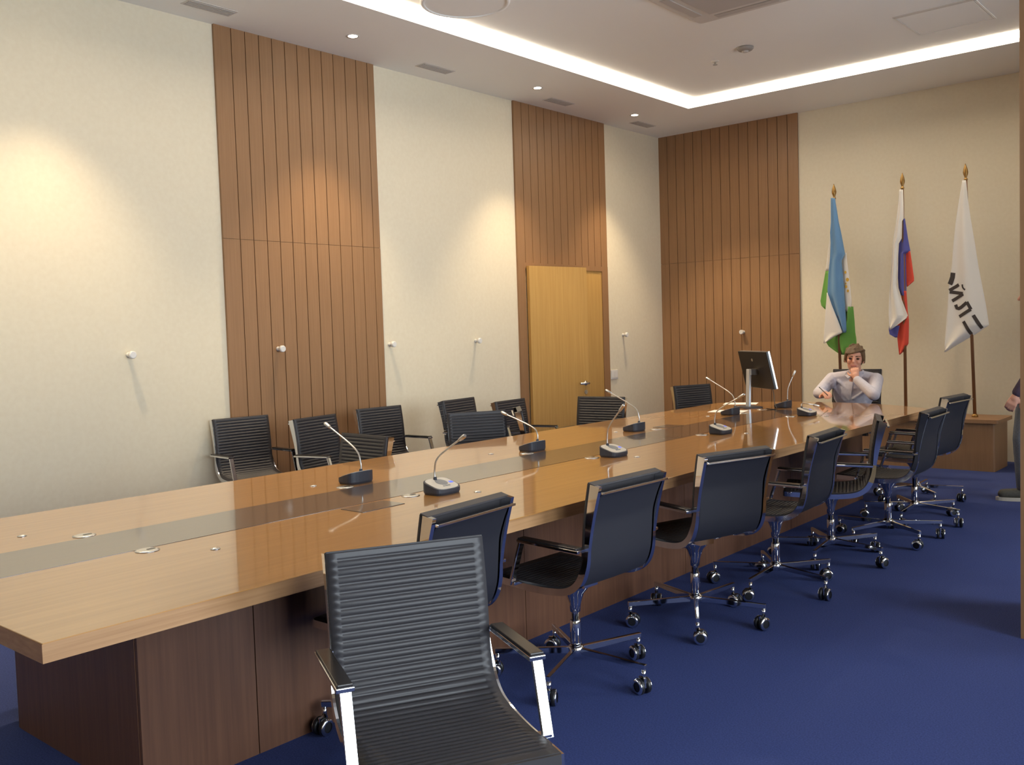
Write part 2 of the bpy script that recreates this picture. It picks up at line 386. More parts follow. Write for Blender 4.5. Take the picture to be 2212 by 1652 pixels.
# ================================================================ CHAIRS
def make_chair(back_h=0.0, tall=1.0):
    """local axes: +x is where the sitter looks, origin on the floor below the column"""
    root = bpy.data.objects.new('swivel_chair', None); COL.objects.link(root); root.empty_display_size = 0.1
    key = [(-0.274, 0.886), (-0.258, 0.80), (-0.245, 0.71), (-0.238, 0.63), (-0.229, 0.555), (-0.203, 0.495), (-0.150, 0.458), (-0.06, 0.444), (0.06, 0.442), (0.17, 0.448), (0.262, 0.452)]
    key = [(x-(z-0.55)*0.03*(tall-1)*8 if z > 0.55 else x, 0.55+(z-0.55)*tall if z > 0.55 else z) for x, z in key]
    fine = catmull([(x, z, 0) for x, z in key], 24)
    s = [0.0]
    for a, b in zip(fine[:-1], fine[1:]): s.append(s[-1]+(b-a).length)
    L = s[-1]
    def at(d):
        d = min(max(d, 0), L); i = 0
        lo, hi = 0, len(s)-1
        while hi-lo > 1:
            m = (lo+hi)//2
            if s[m] <= d: lo = m
            else: hi = m
        f = (d-s[lo])/max(s[hi]-s[lo], 1e-9); p = fine[lo].lerp(fine[hi], f)
        t = (fine[min(hi+1, len(s)-1)]-fine[max(lo-1, 0)]).normalized()
        return p, Vector((-t.y, t.x, 0))          # point and normal to the sitter's side, in (x, z)
    # ribbed leather sling
    pitch = 0.0215; nr = int(L/pitch); cols = [-0.228, -0.200, -0.196, -0.06, 0.06, 0.196, 0.200, 0.228]
    rows = nr*6; V = []; Fc = []; nc = len(cols)
    for side in (1, 0):
        for i in range(rows+1):
            d = L*i/rows; p, nm = at(d); ph = d/(L/nr)
            rib = 0.0082*abs(math.sin(PI*ph))**0.45
            inside = 0.016 < d < L-0.030
            for y in cols:
                h = (rib if (abs(y) < 0.198 and inside) else 0.0065)+0.001 if side else -0.008
                q = p+nm*h; V.append((q.x, y, q.y))
    K = (rows+1)*nc
    for i in range(rows):
        for j in range(nc-1):
            a = i*nc+j; Fc.append((a, a+1, a+nc+1, a+nc)); b = K+a; Fc.append((b, b+nc, b+nc+1, b+1))
        for j in (0, nc-1):
            a = i*nc+j; q = (a, a+nc, K+a+nc, K+a); Fc.append(q if j == 0 else q[::-1])
    for i in (0, rows):
        for j in range(nc-1):
            a = i*nc+j; q = (a, K+a, K+a+1, a+1); Fc.append(q if i == 0 else q[::-1])
    obj('sling', MB().add(V, Fc, True), 'leather', root)
    # front lip of the seat
    p, nm = at(L)
    obj('seat_lip', MB().rbox(p.x-0.012, p.x+0.008, -0.228, 0.228, p.y-0.026, p.y+0.006, 0.004), 'leather', root)
    # top roll, rear bar and smooth back panel
    p, nm = at(0)
    mb = MB(); mb.add([(p.x+0.006, y, p.y+dz) for y in (-0.228, 0.228) for dz in (0.006, -0.010)]+[(p.x-0.028, y, p.y+dz) for y in (-0.228, 0.228) for dz in (-0.004, -0.012)],
                      [(0, 2, 6, 4), (1, 5, 7, 3), (0, 1, 3, 2), (4, 6, 7, 5), (0, 4, 5, 1), (2, 3, 7, 6)])
    obj('top_roll', mb, 'leather', root, bevel=0.002)
    tz = p.y
    obj('top_bar', MB().bar((p.x-0.058, -0.220, tz-0.034), (p.x-0.058, 0.220, tz-0.034), 0.014, 0.010), 'chrome', root, bevel=0.002)
    V = []; Fc = []; nrow = 22; cols = [-0.205, -0.10, 0.0, 0.10, 0.205]; s1 = L*0.47
    for i in range(nrow+1):
        f = i/nrow; d = 0.02+(s1-0.02)*f; p, nm = at(d); off = -0.058+0.036*min(f/0.35, 1)**0.6
        for k, y in enumerate(cols):
            q = p+nm*(off-0.004*(1-(y/0.205)**2)); V.append((q.x, y, q.y))
    for i in range(nrow):
        for j in range(4): a = i*5+j; Fc.append((a, a+5, a+6, a+1))
    obj('back_panel', MB().add(V, Fc, True), 'mesh', root)
    # polished side frames
    for sgn in (1, -1):
        V = []; Fc = []; n = 70
        for i in range(n+1):
            f = i/n; p, nm = at(L*f); dep = 0.052*(1-min(f/0.3, 1))+0.026*min(f/0.3, 1); e = min(max((f-0.30)/0.12, 0), 1); g = -0.007+0.010*e; yo = 0.230+0.007*e
            for y, h in ((0.211, -0.007), (0.229, -0.007), (0.2292, g), (yo, g), (yo, -dep), (0.211, -dep)):
                q = p+nm*h; V.append((q.x, sgn*y, q.y))
        for i in range(n):
            for j in range(6):
                a = i*6+j; b = i*6+(j+1) % 6; q = (a, b, b+6, a+6); Fc.append(q if sgn < 0 else q[::-1])
        Fc += [tuple(range(6)), tuple(n*6+5-j for j in range(6))]
        obj('side_frame', MB().add(V, Fc, False), 'chrome', root)
        y = sgn*0.252
        arm = obj('armrest', MB().bar((-0.246, y, 0.622), (0.075, y, 0.628), 0.046, 0.012), 'chrome', root, bevel=0.002)
        obj('arm_pad', MB().bar((-0.236, y, 0.631), (0.070, y, 0.637), 0.040, 0.010), 'pad', arm, bevel=0.003)
        mb = MB(); mb.bar((0.066, y, 0.626), (0.128, y, 0.436), 0.030, 0.012, (1, 0, 0))
        mb.bar((0.118, sgn*0.228, 0.442), (0.118, sgn*0.262, 0.442), 0.030, 0.014)
        obj('arm_post', mb, 'chrome', arm, bevel=0.002)
        mb = MB(); mb.bar((-0.236, sgn*0.226, 0.622), (-0.236, sgn*0.262, 0.622), 0.02, 0.012)
        obj('arm_bracket', mb, 'chrome', arm)
    # under the seat
    mb = MB(); mb.lathe([(0.022, 0.285), (0.026, 0.32), (0.040, 0.365), (0.066, 0.395), (0.072, 0.408), (0.066, 0.414)], 18)
    mb.box(-0.09, 0.09, -0.045, 0.045, 0.405, 0.430); mb.box(-0.05, 0.05, -0.216, 0.216, 0.418, 0.432)
    obj('tilt_mechanism', mb, 'chrome', root)
    lv = obj('lever', MB().tube([(0.02, -0.05, 0.395), (0.02, -0.14, 0.392), (0.02, -0.19, 0.398)], 0.0045, 8), 'chrome', root)
    obj('lever_knob', MB().tube([(0.02, -0.185, 0.3975), (0.02, -0.215, 0.402)], 0.007, 8), 'chrome', lv)
    mb = MB(); mb.lathe([(0.024, 0.100), (0.024, 0.245), (0.022, 0.25), (0.0165, 0.252), (0.0165, 0.32)], 18)
    obj('column', mb, 'chrome', root)
    obj('hub', MB().lathe([(0.028, 0.096), (0.034, 0.100), (0.034, 0.132), (0.027, 0.140)], 18), 'chrome', root)
    # five-star base
    mb = MB(); mb.bar((0.025, 0, 0.118), (0.349, 0, 0.114), 0.020, 0.028, (0, 0, 1), 0.018, 0.022)
    ame = mb.mesh('base_arm')
    bm = bmesh.new(); bm.from_mesh(ame); bmesh.ops.bevel(bm, geom=bm.edges[:], offset=0.002, segments=1, affect='EDGES'); bm.to_mesh(ame); bm.free()
    mb = MB(); mb.lathe([(0.009, 0.064), (0.009, 0.104)], 12)
    mb.rbox(-0.012, 0.030, -0.0065, 0.0065, 0.030, 0.068, 0.005)
    cme = mb.mesh('caster')
    mb = MB(); mb.lathe([(0.012, -0.010), (0.028, -0.0095), (0.033, -0.006), (0.033, 0.006), (0.028, 0.0095), (0.012, 0.010)], 20, (0, 0, 0), (0, 1, 0))
    wme = mb.mesh('wheel')
    mb = MB(); mb.lathe([(0.020, -0.0125), (0.029, -0.0120), (0.0325, -0.0080), (0.0300, -0.0060)], 20, (0, 0, 0), (0, 1, 0), cap=False)
    rme = mb.mesh('wheel_rim')
    for k in range(5):
        obj('base_arm', ame, 'chrome', root)
        c = obj('caster', cme, 'chrome', root)
        for sg in (1, -1):
            wl = obj('wheel', wme, 'black', c, (0.012, sg*0.0165, 0.033))
            rm = obj('wheel_rim', rme, 'chrome', wl)
            if sg > 0: rm.rotation_euler.z = PI
    return root
def place_chair(root, x, y, face, base, label, group, lift=0.0, seed=0):
    """face: direction the sitter looks, base: direction of one base arm (degrees, world)"""
    root.location = (x, y, 0); root.rotation_euler.z = math.radians(face)
    tag(root, label, 'chair', group)
    rnd = random.Random(seed); k = c = 0
    for ch in root.children:
        nm = ch.name.split('.')[0]
        a = math.radians(base-face)
        if nm == 'base_arm': ch.rotation_euler.z = a+k*2*PI/5; k += 1
        elif nm == 'caster':
            b = a+c*2*PI/5; c += 1
            ch.location = (0.338*math.cos(b), 0.338*math.sin(b), 0); ch.rotation_euler.z = rnd.uniform(0, 2*PI)
        elif nm not in ('hub', 'column'): ch.location.z = lift
    return root
GR = 'black swivel chairs along the window side of the table'
GL = 'black swivel chairs between the table and the panelled wall'
chairs = [
 # x, y, face, base, label, group, lift
 (-1.720, 1.670, -28.2, 20, 'black ribbed swivel chair turned to face away from the table, ribbed front in full view', None, 0.0),
 (-2.534, 2.333, 185, 0, 'black swivel chair half hidden behind the chair turned away from the table', GR, 0.0),
 (-2.389, 3.149, 177.7, 0, 'black swivel chair pushed in beside the dark hatch, second along the window side', GR, 0.0),
 (-2.355, 4.105, 163, 13, 'black swivel chair with broad smooth back turned slightly outward, third along the window side', GR, 0.0),
 (-2.303, 4.915, 184, -16, 'black swivel chair beside the one standing edge-on, fourth along the window side', GR, 0.0),
 (-2.300, 5.700, 201, -12, 'black swivel chair turned edge-on so its polished side frame and both armrests show', GR, 0.0),
 (-2.191, 6.410, 182, 34, 'black swivel chair overlapping the taller one near the flag plinth', GR, 0.0),
 (-2.245, 7.140, 176, -16, 'black swivel chair raised highest, its back standing against the flag plinth', GR, 0.038),
 (-2.477, 7.923, 180, 22, 'black swivel chair at the bowed table corner, mostly hidden by two chair backs', GR, -0.03),
 (-6.030, 4.08, -7.5, 10, 'black ribbed swivel chair at the edge of the first wood panel, back to the wall', GL, 0.0),
 (-5.469, 4.439, 10, 40, 'black ribbed swivel chair in front of the first wood panel, between two others', GL, 0.0),
 (-4.600, 3.62, -92, 0, 'black ribbed swivel chair turned along the table, its bright armrest at the table edge', GL, -0.03),
 (-5.656, 5.179, -4, 25, 'black ribbed swivel chair at the far edge of the first wood panel', GL, 0.0),
 (-5.428, 5.946, 7, 55, 'black ribbed swivel chair against cream wall behind another chair', GL, 0.02),
 (-4.555, 5.020, -31, 5, 'black ribbed swivel chair close to the table in front of two wall chairs', GL, 0.0),
 (-4.465, 5.71, 42, 30, 'black swivel chair seen edge-on behind a bent microphone, its polished frame catching light', GL, 0.0),
 (-5.416, 6.612, 4.5, 15, 'black ribbed swivel chair beside the edge of the door panel', GL, -0.04),
 (-4.713, 6.454, -82, 50, 'black ribbed swivel chair standing square in front of the pale door', GL, 0.0),
 (-4.528, 8.248, -22, 20, 'black swivel chair in front of the far wood panel beside the monitor', GL, 0.0),
]
proto = make_chair()
for i, (x, y, f, b, lb, gr, lift) in enumerate(chairs):
    c = proto if i == 0 else dup(proto)
    place_chair(c, x, y, f, b, lb, gr or 'black swivel chairs standing away from the table', lift, i)
place_chair(make_chair(tall=1.36), -3.375, 8.84, -84, 10, 'tall-backed black swivel chair with the seated man in it', 'black swivel chairs at the table head', 0.0, 99)

# ================================================================ MICROPHONES
def microphone(x, y, rz, neck, label, group):
    """local +x points to the speaker; neck: points in local coordinates"""
    root = thing('desk_microphone', label, 'microphone', (x, y, TZ+0.0005), rz, group)
    pts = []
    for i in range(28):
        a = 2*PI*i/28; c, s_ = math.cos(a), math.sin(a)
        pts.append((0.062*math.copysign(abs(c)**0.5, c), 0.080*math.copysign(abs(s_)**0.6, s_)))
    n = len(pts); zt = lambda px: 0.042-px*0.30
    V = [(px*0.94, py*0.94, 0.0) for px, py in pts]+[(px, py, 0.010) for px, py in pts]+[(px, py, zt(px)) for px, py in pts]
    Fc = [tuple(reversed(range(n)))]+[(k*n+i, k*n+(i+1) % n, (k+1)*n+(i+1) % n, (k+1)*n+i) for k in (0, 1) for i in range(n)]+[tuple(range(2*n, 3*n))]
    obj('base', MB().add(V, Fc), 'dark', root)
    q = 0.90
    V = [(px*q, py*q, zt(px*q)-0.002) for px, py in pts]+[(px*q, py*q, zt(px*q)+0.003) for px, py in pts]
    obj('top_plate', MB().add(V, [(i, (i+1) % n, n+(i+1) % n, n+i) for i in range(n)]+[tuple(range(n, 2*n))]), 'beige', root)
    V = [(-0.008+0.030*math.cos(2*PI*i/20), 0.006+0.030*math.sin(2*PI*i/20)) for i in range(20)]
    obj('speaker_disc', MB().add([(a, b, zt(a)+0.001) for a, b in V]+[(a, b, zt(a)+0.0045) for a, b in V], [(i, (i+1) % 20, 20+(i+1) % 20, 20+i) for i in range(20)]+[tuple(range(20, 40))]), 'grille', root)
    V = [(0.0, 0.045), (0.016, 0.045), (0.016, 0.066), (0.0, 0.066)]
    obj('display', MB().add([(a-0.004, b, zt(a)+0.001) for a, b in V]+[(a-0.004, b, zt(a)+0.005) for a, b in V], [(0, 1, 5, 4), (1, 2, 6, 5), (2, 3, 7, 6), (3, 0, 4, 7), (4, 5, 6, 7)]), 'lcd', root)
    for k in range(3):
        obj('key', MB().box(0.026, 0.034, -0.02+k*0.016, -0.01+k*0.016, zt(0.026)+0.001, zt(0.026)+0.004), 'grille', root)
    path = catmull(neck, 8)
    g = obj('gooseneck', MB().tube(path, 0.0042, 8), 'steel', root)
    a, b = path[-3], path[-1]; d = (b-a).normalized()
    obj('microphone_head', MB().lathe([(0.006, -0.012), (0.0085, 0.0), (0.0095, 0.02), (0.0095, 0.038), (0.006, 0.046)], 12, b, d), 'steel', g)
    obj('socket', MB().lathe([(0.010, 0.0), (0.008, 0.02)], 12, (neck[0][0], neck[0][1], neck[0][2]-0.004)), 'dark', g)
    return root
GM = 'gooseneck desk microphones on the conference table'
def neck(root, tip):
    r, t = Vector(root), Vector(tip); m = r.lerp(t, 0.45); m = m+Vector((-(t.x-r.x)*0.28, -(t.y-r.y)*0.28, 0.02))
    return [r, r+Vector((0, 0, 0.05)), m, t]
def mic(x, y, side, tipw, label, nk=None):
    rz = 0.0 if side > 0 else PI
    c, s_ = math.cos(-rz), math.sin(-rz)
    dx, dy = tipw[0]-x, tipw[1]-y
    tl = (dx*c-dy*s_, dx*s_+dy*c, tipw[2]-TZ)
    r0 = (-0.042, 0.0, 0.054)
    return microphone(x, y, rz, nk or neck(r0, tl), label, GM)
mic(-3.035, 3.02, 1, (-2.86, 2.97, 1.015), 'pale-topped gooseneck microphone beside the dark hatch on the table')
mic(-3.045, 4.42, 1, (-2.98, 4.40, 1.020), 'pale-topped gooseneck microphone, second along the window side of the table stripe')
mic(-3.035, 5.67, 1, (-2.90, 5.68, 1.000), 'pale-topped gooseneck microphone, third along the window side of the table stripe')
mic(-3.025, 7.05, 1, (-2.8, 7.2, 0.85), 'pale-topped microphone with its neck bent low, in front of the seated man',
    nk=[(-0.042, 0.0, 0.054), (-0.052, 0.02, 0.080), (-0.055, 0.06, 0.088), (-0.03, 0.11, 0.080), (0.0, 0.14, 0.070)])
mic(-3.640, 3.02, -1, (-3.87, 3.05, 1.020), 'dark-backed gooseneck microphone in front of the chair turned along the table')
mic(-3.630, 4.40, -1, (-3.86, 4.43, 0.965), 'dark-backed microphone with its neck bent over, beside the edge-on chair')
mic(-3.665, 5.58, -1, (-3.86, 5.58, 1.020), 'dark-backed gooseneck microphone next to the second hatch in the table')
mic(-3.610, 6.91, -1, (-3.84, 7.00, 1.030), 'dark-backed gooseneck microphone standing on paper by the monitor')
r5 = mic(-3.500, 7.66, -1, (-3.42, 7.70, 1.030), 'dark-backed gooseneck microphone leaning to the window side, nearest the seated man')

# ================================================================ MONITOR, PAPERS, PEN
root = thing('monitor', 'black flat monitor seen from behind on a tall silver stand', 'monitor', (-3.775, 7.56, TZ), math.radians(-37))
obj('stand_base', MB().rbox(-0.11, 0.11, -0.09, 0.09, 0.0, 0.010, 0.02), 'dark', root)
obj('stand_column', MB().bar((0, 0, 0.008), (0, 0.012, 0.335), 0.060, 0.022, (0, 1, 0)), 'silver', root, bevel=0.004)
tl_ = math.radians(13); V = []
pw, ph, pd = 0.265, 0.165, 0.022
def pan(x, y, z):   # tilted panel frame
    return (x, 0.075+y*math.cos(tl_)+z*math.sin(tl_)*-1, 0.325+z*math.cos(tl_)-y*math.sin(tl_)*-1)
# panel turned about the column
pr = obj('panel', MB().add([pan(x, y, z) for z in (-ph, ph) for y in (0, pd) for x in (-pw, pw)], [(0, 2, 3, 1), (4, 5, 7, 6), (0, 1, 5, 4), (2, 6, 7, 3), (0, 4, 6, 2), (1, 3, 7, 5)]), 'black', root, bevel=0.003)
obj('bezel', MB().add([pan(x, y, z) for z in (-ph+.001, ph-.001) for y in (pd-.002, pd+.012) for x in (-pw, pw+.001)], [(0, 2, 3, 1), (4, 5, 7, 6), (0, 1, 5, 4), (2, 6, 7, 3), (0, 4, 6, 2), (1, 3, 7, 5)]), 'steel', pr)
obj('logo_disc', MB().lathe([(0.014, 0), (0.012, 0.003)], 16, pan(-0.02, -0.001, 0.09), Vector(pan(0, -1, 0))-Vector(pan(0, 0, 0))), 'steel', pr)
obj('mount_plate', MB().rbox(-0.04, 0.04, 0.008, 0.085, 0.285, 0.335, 0.006), 'steel', root)
cab = [(-3.66, 7.66, 0.97), (-3.60, 7.68, 0.90), (-3.52, 7.54, 0.80), (-3.47, 7.47, TZ+0.006), (-3.49, 7.42, TZ+0.005), (-3.53, 7.40, TZ+0.010)]
inv = Matrix.Rotation(math.radians(37), 4, 'Z') @ Matrix.Translation(-root.location)
obj('cable', MB().tube(catmull([inv @ Vector(p) for p in cab], 8), 0.0035, 6), 'black', root)
for i, (x, y, a, lb) in enumerate(((-4.02, 7.90, 20, 'white sheet of paper lying behind the monitor foot'), (-3.76, 7.16, 12, 'white sheet of paper under the microphone by the monitor'))):
    mb = MB(); mb.box(-0.148, 0.148, -0.105, 0.105, 0, 0.0012)
    tag(obj('paper_sheet', mb, 'paper', None, (x, y, TZ+0.0005), math.radians(a)), lb, 'paper', 'loose paper sheets on the table')

# ================================================================ FLAG PLINTH AND FLAGS
BX0, BX1, BY0, BY1, BZ = -4.40, -2.32, 9.725, 10.22, 0.500
root = thing('flag_plinth', 'low wooden plinth with overhanging top carrying three flagpoles', 'plinth', ((BX0+BX1)/2, (BY0+BY1)/2, 0))
ox, oy = (BX0+BX1)/2, (BY0+BY1)/2
obj('body', MB().rbox(BX0-ox, BX1-ox, BY0-oy, BY1-oy, 0, BZ-0.035, 0.02, 4), 'plinth', root)
obj('top_board', MB().rbox(BX0-ox-0.03, BX1-ox+0.04, BY0-oy-0.035, BY1-oy+0.02, BZ-0.035, BZ, 0.02, 4), 'plinth', root)
FY = 9.97
class Drape:
    """a hanging piece of cloth: rows of (pixel y, left x, right x) on the plane y = FY, with folds in depth"""
    def __init__(s, rows, layer, folds=2.0, amp=0.018, wrap=0.05, ph=0.0):
        s.rows, s.layer, s.folds, s.amp, s.wrap, s.ph = rows, layer, folds, amp, wrap, ph
        s.y0, s.y1 = rows[0][0], rows[-1][0]
    def lr(s, py):
        R = s.rows
        for a, b in zip(R[:-1], R[1:]):
            if py <= b[0]:
                f = (py-a[0])/(b[0]-a[0]); return a[1]+(b[1]-a[1])*f, a[2]+(b[2]-a[2])*f
        return R[-1][1], R[-1][2]
    def depth(s, u, py):
        g = min(1, 0.25+(py-420)/200.0)
        return s.layer+g*(s.amp*math.sin(2*PI*s.folds*u+s.ph)+s.wrap*(2*u-1)**2*0.5)
    def pt(s, px, py, out=0.0):
        l, r = s.lr(py); u = min(max((px-l)/max(r-l, 0.5), 0), 1)
        p = on_y(px, py, FY); d = s.depth(u, py)-out
        return Vector((p.x, FY+d, p.z))
    def mesh(s, nu=18, th=0.002):
        ny = max(6, int((s.y1-s.y0)/6)); ysl = sorted(set([s.y0+(s.y1-s.y0)*i/ny for i in range(ny+1)]+[r[0] for r in s.rows]))
        V = []
        for off in (0, -th):
            for py in ysl:
                l, r = s.lr(py)
                for k in range(nu+1): V.append(s.pt(l+(r-l)*k/nu, py, off))
        n, m = len(ysl), nu+1; K = n*m; Fc = []
        for i in range(n-1):
            for j in range(nu):
                a = i*m+j; Fc.append((a, a+m, a+m+1, a+1)); Fc.append((K+a, K+a+1, K+a+m+1, K+a+m))
            Fc.append((i*m, K+i*m, K+i*m+m, i*m+m)); e = i*m+nu; Fc.append((e, e+m, K+e+m, K+e))
        for j in range(nu): Fc.append((j, j+1, K+j+1, K+j)); e = (n-1)*m+j; Fc.append((e, K+e, K+e+1, e+1))
        return MB().add(V, Fc, True)
def flag(name, label, base, foot_z, tip, cloth):
    tipw, footw = on_y(*tip, FY), Vector((on_y(*base, FY).x, FY, BZ))
    root = thing('flag', label, 'flag', footw, 0, 'flags standing on the plinth')
    d = (tipw-footw); Lp = d.length; t = d/Lp
    P = obj('flagpole', MB().cyl((0, 0, 0.0), t*(Lp-0.155), 0.016, 14, 0.013), 'pole', root)
    f0 = t*(Lp-0.165)
    obj('finial', MB().lathe([(0.013, 0), (0.018, 0.006), (0.018, 0.014), (0.010, 0.022), (0.012, 0.036), (0.021, 0.06), (0.024, 0.08), (0.018, 0.115), (0.008, 0.145), (0.002, 0.165)], 14, f0, t), 'brass', P)
    obj('pole_socket', MB().lathe([(0.030, 0), (0.030, 0.012), (0.021, 0.03)], 16), 'brass', root)
    parts = {}
    for pn, m, dr in cloth:
        mb = dr.mesh(); mb.v = [tuple(Vector(v)-footw) for v in mb.v]
        parts[pn] = obj(pn.split('#')[0], mb, m, root)
    return root, footw, parts
W = Drape
fl1 = [
 ('blue_stripe', 'fblue', W([(428, 1797, 1806), (480, 1797, 1814), (503, 1795, 1819), (525, 1796, 1823), (548, 1795, 1827), (563, 1794, 1820), (590, 1791, 1822), (625, 1789, 1825), (632, 1789.5, 1825), (660, 1799, 1827), (690, 1811, 1829), (712, 1819, 1830), (718, 1822, 1829)], -0.035, 1.5, 0.014, 0.03)),
 ('white_stripe#a', 'fwhite', W([(503, 1792.5, 1797), (545, 1787, 1796), (585, 1782, 1792)], 0.0, 0.5, 0.01, 0.03)),
 ('green_stripe#a', 'fgreen', W([(585, 1782, 1792), (620, 1776, 1791), (650, 1771, 1789), (660, 1773, 1788), (668, 1781, 1786)], 0.0, 0.7, 0.012, 0.03)),
 ('white_stripe#b', 'fwhite', W([(632, 1788, 1790), (660, 1786, 1800), (690, 1784, 1812), (718, 1782, 1823), (728, 1781, 1803), (741, 1781, 1785)], -0.040, 0.8, 0.010, 0.03)),
 ('white_stripe#c', 'fwhite', W([(546, 1822, 1828), (563, 1818, 1829), (600, 1820, 1834), (650, 1823, 1839), (660, 1824, 1838.5), (673, 1827, 1832)], -0.006, 0.6, 0.010, 0.04)),
 ('green_stripe#b', 'fgreen', W([(662, 1826, 1840.5), (690, 1820, 1843), (718, 1800, 1845), (730, 1784, 1847), (738, 1782, 1847.5), (748, 1788, 1848), (757, 1800, 1840), (766, 1813, 1830)], 0.004, 1.4, 0.018, 0.04)),
]
rt, fw, pa = flag('flag', 'blue, white and green striped flag with gold emblem, hanging folded behind the seated man', (1818.5, 897), BZ, (1801, 397), fl1)
dr = fl1[4][2]
for (ex, ey, er) in ((1826, 588, 3.2), (1830.5, 604, 4.2), (1827.5, 619, 3.4), (1831.5, 628, 3.0), (1827, 612, 2.0)):
    V = [dr.pt(ex+er*0.8*math.cos(2*PI*i/12), ey+er*math.sin(2*PI*i/12), 0.004)-fw for i in range(12)]
    V2 = [v+Vector((0, 0.003, 0)) for v in V]
    obj('emblem', MB().add(V+V2, [tuple(reversed(range(12)))]+[(i, (i+1) % 12, 12+(i+1) % 12, 12+i) for i in range(12)]), 'fgold', pa['white_stripe#c'])
fl2 = [
 ('white_stripe', 'fwhite', W([(410, 1945, 1953), (440, 1942.5, 1954), (472, 1938.5, 1954.6), (478, 1938, 1951), (515, 1931.5, 1950), (526, 1930, 1943), (586, 1926, 1941), (614, 1924, 1940), (637, 1922, 1946), (671, 1921, 1959), (681, 1921, 1963), (687, 1921.5, 1960), (700, 1922, 1943), (712, 1923, 1926)], -0.036, 1.6, 0.012, 0.03)),
 ('blue_stripe#a', 'fdblue', W([(472, 1951, 1955), (500, 1949, 1959), (515, 1948, 1961), (526, 1942, 1963), (543, 1941, 1966), (548, 1940.5, 1956), (600, 1939.5, 1957), (622, 1941, 1957), (638, 1946, 1957)], -0.018, 1.2, 0.012, 0.04)),
 ('red_stripe#a', 'fred', W([(542, 1953, 1966), (575, 1954, 1970.5), (600, 1955, 1974), (607, 1956, 1974), (619, 1957.5, 1960)], -0.004, 0.7, 0.012, 0.04)),
 ('red_stripe#b', 'fred', W([(628, 1945, 1957.5), (650, 1948, 1959), (672, 1955, 1960.5), (690, 1950, 1963), (702, 1938, 1963), (728, 1937.5, 1962.5), (742, 1939, 1962), (760, 1941, 1950.5), (766, 1942, 1944)], -0.008, 1.0, 0.014, 0.03)),
 ('blue_stripe#b', 'fdblue', W([(703, 1921, 1944), (712, 1920, 1942), (722, 1922, 1940), (729, 1934, 1939)], -0.014, 0.6, 0.01, 0.02)),
]
flag('flag', 'white, blue and red striped flag hanging folded between two other flags', (1957, 893), BZ, (1949, 373), fl2)
fl3 = [('white_cloth', 'fwhite', W([(390, 2081, 2089), (430, 2074, 2092.5), (472, 2067, 2098), (529, 2060.5, 2107), (572, 2057, 2113), (614, 2051, 2121), (657, 2048, 2129.5), (686, 2045.6, 2134), (702, 2044.5, 2136.5), (722, 2043, 2107), (745, 2041.5, 2067), (760, 2041, 2043)], -0.040, 1.3, 0.016, 0.05))]
rt, fw, pa = flag('flag', 'white flag with dark lettering hanging beside the window-side end of the plinth', (2106, 898), BZ, (2085, 353), fl3)
dr = fl3[0][2]
def q3(x, y): return (2020+x/7.507, 560+y/7.507)
def ribbon(pts, wd):
    """a lettering stroke that lies on the cloth"""
    pts = [Vector((*p, 0)) for p in pts]; fine = []
    for a, b in zip(pts[:-1], pts[1:]):
        k = max(2, int((b-a).length/18))
        fine += [a.lerp(b, i/k) for i in range(k)]
    fine.append(pts[-1]); V = []; n = len(fine)
    for i, p in enumerate(fine):
        t = (fine[min(i+1, n-1)]-fine[max(i-1, 0)]).normalized(); s_ = Vector((-t.y, t.x, 0))*wd/2
        for q in (p-s_, p+s_):
            px, py = q3(q.x, q.y); V.append(dr.pt(px, py, 0.0035)-fw)
    K = len(V); V += [v+Vector((0, 0.003, 0)) for v in V]
    Fc = [(2*i, 2*i+1, 2*i+3, 2*i+2) for i in range(n-1)]+[(K+2*i, K+2*i+2, K+2*i+3, K+2*i+1) for i in range(n-1)]
    Fc += [(2*i, 2*i+2, K+2*i+2, K+2*i) for i in range(n-1)]+[(2*i+1, K+2*i+1, K+2*i+3, 2*i+3) for i in range(n-1)]
    return V, Fc
def letter(*strokes):
    mb = MB()
    for pts, wd in strokes: mb.add(*ribbon(pts, wd))
    obj('letter', mb, 'ink', pa['white_cloth'])
letter(([(298, 218), (290, 290), (262, 372), (246, 408)], 76))
letter(([(398, 412), (238, 505)], 52), ([(244, 528), (470, 556)], 54), ([(476, 562), (284, 676)], 52), ([(462, 408), (466, 448), (486, 478), (512, 496)], 26))
letter(([(342, 735), (362, 790), (398, 798), (440, 778), (540, 700)], 54), ([(540, 690), (606, 812)], 50), ([(604, 810), (408, 930)], 52))
letter(([(640, 905), (766, 1118)], 54))
letter(([(480, 1005), (545, 1110), (598, 1212)], 52))

# ================================================================ WALL AND CEILING FITTINGS
def peg(p, ax, label):
    root = thing('wall_peg', label, 'wall peg', p, 0, 'white round pegs on the walls')
    obj('stem', MB().lathe([(0.020, 0), (0.016, 0.004), (0.016, 0.045)], 14, (0, 0, 0), ax), 'white', root)
    obj('cap', MB().lathe([(0.020, 0.040), (0.027, 0.044), (0.027, 0.066), (0.022, 0.072)], 18, (0, 0, 0), ax), 'white', root)
for y, e, lb in ((3.299, 0, 'white round peg alone on the broad cream wall beside the first wood panel'), (4.551, 0.022, 'white round peg on the boards of the first wood panel'),
                 (5.775, 0, 'white round peg close to the far edge of the first wood panel'), (6.927, 0, 'white round peg in the middle of the cream wall between the two panels'),
                 (9.561, 0, 'white round peg on the cream wall above the light switch')):
    peg((XW+e, y, 1.402), (1, 0, 0), lb)
peg((-5.276, YB-0.022, 1.39), (0, -1, 0), 'white round peg on the far wood panel above the monitor')
root = thing('light_switch', 'square white light switch plate on cream wall beside the door', 'light switch', (XW, 9.352, 0.931))
obj('plate', MB().box(0, 0.010, -0.072, 0.072, -0.055, 0.055), 'white', root, bevel=0.003)
